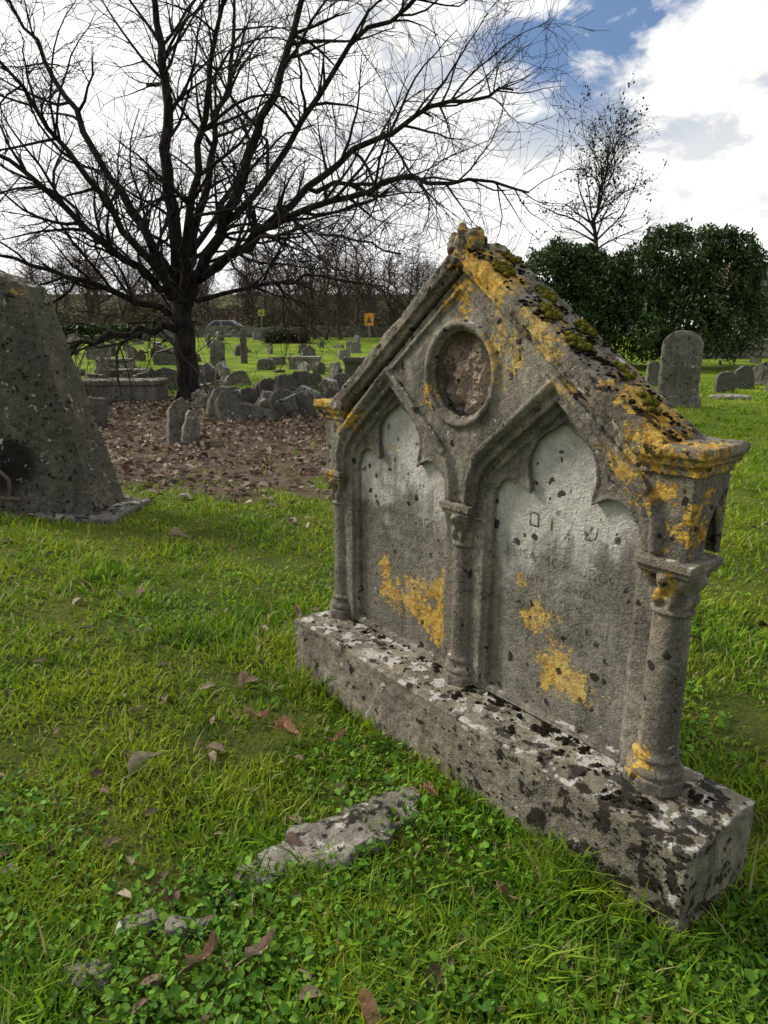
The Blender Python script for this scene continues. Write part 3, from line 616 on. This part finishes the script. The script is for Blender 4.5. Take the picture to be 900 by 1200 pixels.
# ---------------- tombstones ----------------
TS=[stone_mat('tomb_stone_a',(.12,.108,.084),(.28,.255,.205),white=-.01,black=.01,yellow=-.06,sc=.55,green=.4,streak=.65),
    stone_mat('tomb_stone_b',(.08,.072,.057),(.19,.17,.133),white=-.03,black=.01,yellow=-.06,sc=.55,green=.5,streak=.65),
    stone_mat('tomb_stone_c',(.20,.185,.15),(.38,.355,.30),white=.0,black=.0,yellow=-.06,sc=.5,streak=.55)]
def tombstone(x,y,w,h,t=.14,style='round',rz=0,tilt=0,roll=0,mi=0,ped=False,name='tombstone'):
    hw=w/2
    if style=='round': o_=[(-hw,-.15),(-hw,h-hw*.75)]+[(-hw*math.cos(a*math.pi/10),h-hw*.75+hw*.75*math.sin(a*math.pi/10)) for a in range(1,10)]+[(hw,h-hw*.75),(hw,-.15)]
    elif style=='point': o_=[(-hw,-.15),(-hw*.95,h*.72),(-hw*.5,h*.9),(0,h),(hw*.5,h*.9),(hw*.95,h*.72),(hw,-.15)]
    elif style=='flat': o_=[(-hw,-.15),(-hw*.97,h),(hw*.97,h*.98),(hw,-.15)]
    else:
        o_=[(-hw,-.15)]+[(hw*math.cos(a)*random.uniform(.75,1.1)*(-1),h*.45+h*.55*math.sin(a)*random.uniform(.75,1.1)) for a in [k*math.pi/7 for k in range(0,8)]]+[(hw,-.15)]
    ms=[poly_mesh('t',[o_],-t/2,t/2)]
    if ped:
        ms.append(box_mesh(-hw*1.15,hw*1.15,-t*.9,t*.9,-.2,.22)); ms.append(box_mesh(-hw*1.05,hw*1.05,-t*.7,t*.7,.215,.30))
        inn=[(a*.78,.34+(z-.34)*.92 if z>.3 else .36) for a,z in o_]
        rim=[(a*.88,z*.955 if z>.3 else .33) for a,z in o_]
        ms.append(poly_mesh('t',[rim,inn],-t/2-.018,-t/2+.01))
    o=obj(name,join_meshes(name,ms),TS[mi]); remesh(o,max(.014,.0016*y)); disp(o,.35,.03 if ped else .07); disp(o,.08,.02)
    o.location=(x,y,float(H(x,y))); o.rotation_euler=(tilt,roll,rz); return o
for a in [(-3.02,10.1,.40,.68,.20,'point',.5,-.15,.08,0),(-2.85,9.95,.24,.52,.14,'rough',.5,.05,.1,2),(-4.85,11.5,.36,.52,.16,'flat',.1,0,.08,1),(-3.15,13.,.45,.62,.2,'rough',.5,-.2,.22,0),
  (-2.72,12.2,.42,.55,.2,'point',.6,-.3,-.12,1),(-3.05,15.5,.4,.38,.14,'round',.1,0,0,1),(-2.0,13.3,.5,.56,.2,'rough',.3,0,.1,1),(-2.42,14.,.3,.42,.15,'flat',.6,.1,.2,2),(-2.25,12.9,.34,.45,.2,'rough',.6,.3,-.2,0),
  (-1.45,13.2,.36,.5,.2,'point',-.5,.1,-.2,1),(-1.15,14.6,.36,.5,.15,'rough',.4,0,.1,1),(-1.05,17.,.5,.62,.16,'round',0,0,.05,0),(-6.2,26,.55,1.3,.2,'round',.1,0,.03,0),
  (-5.9,22,.5,.5,.2,'flat',.1,0,0,1),(-3.7,15.,.4,.45,.16,'flat',.3,0,.3,0),(-2.9,17.5,.45,.55,.16,'round',.1,0,-.1,1),(-1.8,16.4,.4,.45,.16,'rough',.1,0,.1,0)]:
    tombstone(*a)
tombstone(6.45,15.2,.82,1.62,.22,'round',-.25,0,.01,0,True)
for a in [(9.35,19,.5,.58,.2,'round',-.2,0,0,1),(10.6,20.5,.6,.72,.2,'rough',0,0,0,1),(10.75,19.,.4,.5,.2,'round',0,0,0,1),(8.5,22,.4,.8,.2,'round',0,0,0,0),(12.2,22,.6,.5,.2,'flat',0,0,0,1),(9.9,24,.4,.5,.2,'flat',0,0,0,0),(7.3,24,.5,.5,.2,'flat',0,0,0,0)]: tombstone(*a)
proto=[]
for i in range(8):
    o=tombstone(0,0,random.uniform(.3,.8),random.uniform(.3,.95),.22,['round','flat','rough','point','rough','flat','rough','round'][i],mi=i%3); proto.append(o)
dg=bpy.context.evaluated_depsgraph_get(); pm=[bpy.data.meshes.new_from_object(o.evaluated_get(dg)) for o in proto]
for o in proto: bpy.data.objects.remove(o)
R=random.Random(5)
for i in range(185):
    if i<40: y=R.uniform(12.5,20); x=R.uniform(-6,-.9)*y/16
    elif i<163: y=R.uniform(19,52); x=R.uniform(-.62,-.02)*y
    else: y=R.uniform(21,33); x=R.uniform(.47,.75)*y
    if abs(x+4.7)<.8 and y<18: continue
    o=obj('tombstone',pm[R.randrange(8)],None); s_=R.uniform(.4,1.1)*(1.2 if y>30 else 1); o.location=(x,y,float(H(x,y))-R.uniform(0,.12)); o.rotation_euler=(R.uniform(-.4,.4),R.uniform(-.35,.35),R.uniform(-1.2,1.2)); o.scale=(s_*R.uniform(.8,1.5),s_,s_)
def box_tomb(x,y,w,d,h,rz,mi):
    o=obj('box_tomb',join_meshes('bt',[box_mesh(-w/2,w/2,-d/2,d/2,-.2,h*.8),box_mesh(-w/2-.05,w/2+.05,-d/2-.05,d/2+.05,h*.78,h)]),TS[mi]); remesh(o,.03); disp(o,.3,.04)
    o.location=(x,y,float(H(x,y))); o.rotation_euler=(0,0,rz)
box_tomb(-6.3,16.4,2.1,.8,.5,.05,0); box_tomb(-.9,25,1.,.8,.75,0,1); box_tomb(-3.4,30,1.3,.8,.5,0,2); box_tomb(-9.,24,1.6,.8,.4,.1,0); box_tomb(-11.5,30,1.4,.8,.4,.1,0)
tombstone(-6.6,33,.3,1.7,.3,'point',0,0,0,1,name='obelisk_tomb')
rock('flat_slab',8.5,17.,.5,.35,.08,.2,.02,mat=TS[2],sub=4,seed=9)

# left leaning tombstone
OB=empty('large_leaning_tombstone',(-3.35,5.95,0),-.10)
OM=stone_mat('shade_toned_tomb_stone',(.050,.044,.035),(.155,.138,.108),white=-.01,black=.012,yellow=-.06,spots=[((.42,-.2,1.85),.14),((.1,-.25,1.5),.10)],sc=.9,green=.4,streak=.85,dark=[((.30,-.2,.62),.35)])  # base tones darkened so the colour carries the shade on its faces
bm=bmesh.new(); lv=[(-.1,.99,.28),(1.74,.53,.17),(1.90,.47,.16),(1.97,.30,.15),(2.05,.10,.12)]; rows=[]
for z,a,d in lv: rows.append([bm.verts.new(p) for p in ((-a,-d,z),(a,-d,z),(a,d,z),(-a,d,z))])
for i in range(len(lv)-1):
    for k in range(4): bm.faces.new((rows[i][k],rows[i][(k+1)%4],rows[i+1][(k+1)%4],rows[i+1][k]))
bm.faces.new(rows[0][::-1]); bm.faces.new(rows[-1]); me=bpy.data.meshes.new('shaft'); bm.to_mesh(me); bm.free()
o=obj('shaft',me,OM,OB); remesh(o,.011); disp(o,.3,.035); disp(o,.05,.030,3)
o=obj('footing_slab',box_mesh(-1.15,1.15,-.40,.40,-.1,.045),TS[0],OB); remesh(o,.016); disp(o,.2,.04); disp(o,.05,.02)
IR,b=newmat('rusty_iron'); P=b.add('ShaderNodeTexCoord').outputs['Object']; finish(b,b.mix(b.noise(P,30),(.06,.042,.033),(.17,.13,.10)),.7)
obj('iron_handle',join_meshes('ih',[tube([(.0,-.28,.44),(.12,-.38,.45),(.24,-.42,.43),(.31,-.42,.36),(.30,-.41,.26),(.26,-.38,.19),(.31,-.38,.15)],.016),tube([(.20,-.40,.20),(.38,-.40,.19)],.018)]),IR,OB,True)

# ---------------- car, signs, house ----------------
def paint(name,c,r=.4):
    m,b=newmat(name); P=b.add('ShaderNodeTexCoord').outputs['Object']; finish(b,b.mix(b.noise(P,8,4),c,tuple(k*.82 for k in c)),r,spec=.4); return m
car=empty('parked_car',(-13.9,61,float(H(-13.9,61))-.1),.05)
prof=[(-1.9,.3),(-1.95,.65),(-1.85,.9),(-1.2,1.0),(-.6,1.45),(.9,1.48),(1.6,1.05),(1.85,.95),(1.9,.5),(1.85,.3)]
bo=obj('body',poly_mesh('b',[prof],-.85,.85),paint('car_paint',(.5,.51,.53)),car); bv=bo.modifiers.new('b','BEVEL'); bv.width=.08; bv.segments=3
GL=paint('car_glass',(.03,.035,.04),.1)
obj('side_windows',poly_mesh('w',[[(-1.05,1.0),(-.55,1.36),(-.02,1.38),(-.02,1.0)],[(.05,1.0),(.05,1.38),(.82,1.38),(1.35,1.03)]],-.86,.86),GL,car)
for i,wx in enumerate((-1.2,1.2)):
    for wy in (-.8,.8):
        w_=lathe([(.1,-.1),(.3,-.1),(.33,-.06),(.33,.06),(.3,.1),(.1,.1)],0,0,20); w_.transform(Matrix.Rotation(math.pi/2,4,'X')); w_.transform(Matrix.Translation((wx,wy,.33))); obj('wheel',w_,GL,car)
def sign(name,x,y,hh,w,h2,c,pole):
    r_=empty(name,(x,y,float(H(x,y)))); obj('post',lathe([(.04,-.2),(.04,hh)],0,0,10),paint('post',(.25,.25,.25)),r_)
    o=obj('panel',box_mesh(-w/2,w/2,-.07,-.045,hh-h2,hh),paint('panel',c),r_); o.modifiers.new('b','BEVEL').width=.01
    obj('symbol',poly_mesh('s',[[(-w*.25,hh-h2*.75),(0,hh-h2*.2),(w*.25,hh-h2*.75)]],-.08,-.072),paint('sym',(.08,.06,.05)),r_)
sign('warning_sign',-1.05,50,1.85,.65,.85,(.85,.36,.03),0); sign('road_sign',-10.,58,2.1,.5,.5,(.6,.6,.08),0)
ho=empty('house',(30.3,50,float(H(30.3,50))),-.1)
hm=paint('plaster',(.42,.38,.30),.9); obj('walls',poly_mesh('w',[[(-6,-.5),(-6,3.4),(6,3.4),(6,-.5)]],-3,3),hm,ho)
obj('roof',poly_mesh('r',[[(-3.5,3.38),(0,5.2),(3.5,3.38)]],-6.4,6.4,'u'),paint('tiles',(.2,.12,.085),.9),ho)
dk=paint('window_dark',(.03,.03,.035),.2); fr=paint('window_frame',(.5,.5,.48))
for wx in (-4.6,-2,.8,3.6):
    obj('window',box_mesh(wx-.45,wx+.45,-3.02,-2.98,.8,2.2),dk,ho); obj('sill',box_mesh(wx-.55,wx+.55,-3.12,-2.99,.68,.79),fr,ho)
obj('door',box_mesh(-.9,-.1,-3.02,-2.98,-.3,1.9),dk,ho); obj('sign_board',box_mesh(-6.3,-4.9,-3.3,-3.2,3.9,4.7),paint('board',(.06,.07,.09)),ho); obj('sign_frame',box_mesh(-6.4,-4.8,-3.18,-3.1,3.4,4.8),fr,ho)

# ---------------- light ----------------
el=math.radians(38); az=math.radians(-66)
sd=Vector((math.sin(az)*math.cos(el),math.cos(az)*math.cos(el),math.sin(el)))
L=bpy.data.lights.new('sun','SUN'); L.energy=3.7; L.angle=math.radians(12); L.color=(1,.95,.85); lo=bpy.data.objects.new('sun',L); COL.objects.link(lo)
lo.rotation_euler=(-sd).to_track_quat('-Z','Y').to_euler()
w=bpy.data.worlds.new('World'); S.world=w; w.use_nodes=True; b=NB(w.node_tree)
D=b.add('ShaderNodeTexCoord').outputs['Generated']; sp=b.add('ShaderNodeSeparateXYZ',None,{0:D})
sky=b.add('ShaderNodeTexSky',{'sky_type':'NISHITA','sun_disc':False,'sun_elevation':el,'sun_rotation':az})
zc=b.m('ADD',b.m('MAXIMUM',sp.outputs[2],0.),.30)
pr=b.add('ShaderNodeCombineXYZ',None,{0:b.m('DIVIDE',sp.outputs[0],zc),1:b.m('DIVIDE',sp.outputs[1],zc),2:0.}).outputs[0]
n1=b.noise(pr,2.2,7,.58,.3); n2=b.noise(pr,5.5,9,.60,.25,9.)
hole=b.mr(b.vdist(D,(.25,.87,.42)),.06,.26,1.,0.)
cov=b.m('SUBTRACT',1.08,b.m('MULTIPLY',hole,b.mr(b.m('ADD',b.m('MULTIPLY',n1,.5),b.m('MULTIPLY',n2,.5)),.57,.44,0.15,1.6)),True)
cov=b.m('MAXIMUM',cov,.03)
glow=b.mr(b.vdist(D,tuple(sd)),.0,1.2,.45,0.)
lum=b.m('ADD',b.mr(n2,.40,.58,.70,1.03),glow)
lum=b.m('ADD',lum,b.mr(sp.outputs[2],.34,.0,0.,.28))
lum=b.m('MULTIPLY',lum,b.mr(sp.outputs[1],-.35,.35,.72,1.08))  # unseen sky behind the camera is dimmed to reduce front fill
bg1=b.add('ShaderNodeBackground',None,{'Color':b.mix(.35,sky.outputs[0],(.9,2.2,5.5)),'Strength':.11})
cc=b.mix(b.mr(lum,.65,1.0),(.80,.87,.98),(1.,1.,.99))
bg2=b.add('ShaderNodeBackground',None,{'Color':cc,'Strength':lum})
mx=b.add('ShaderNodeMixShader',None,{0:cov}); b.nt.links.new(bg1.outputs[0],mx.inputs[1]); b.nt.links.new(bg2.outputs[0],mx.inputs[2])
o=b.add('ShaderNodeOutputWorld'); b.nt.links.new(mx.outputs[0],o.inputs[0])

cam=bpy.data.cameras.new('camera'); cam.sensor_fit='VERTICAL'; cam.sensor_height=36; cam.lens=24; cam.clip_end=1000; cam.clip_start=.05
co=bpy.data.objects.new('camera',cam); COL.objects.link(co); co.location=(0,0,1.5); co.rotation_euler=(math.radians(90-14.4),0,0); S.camera=co
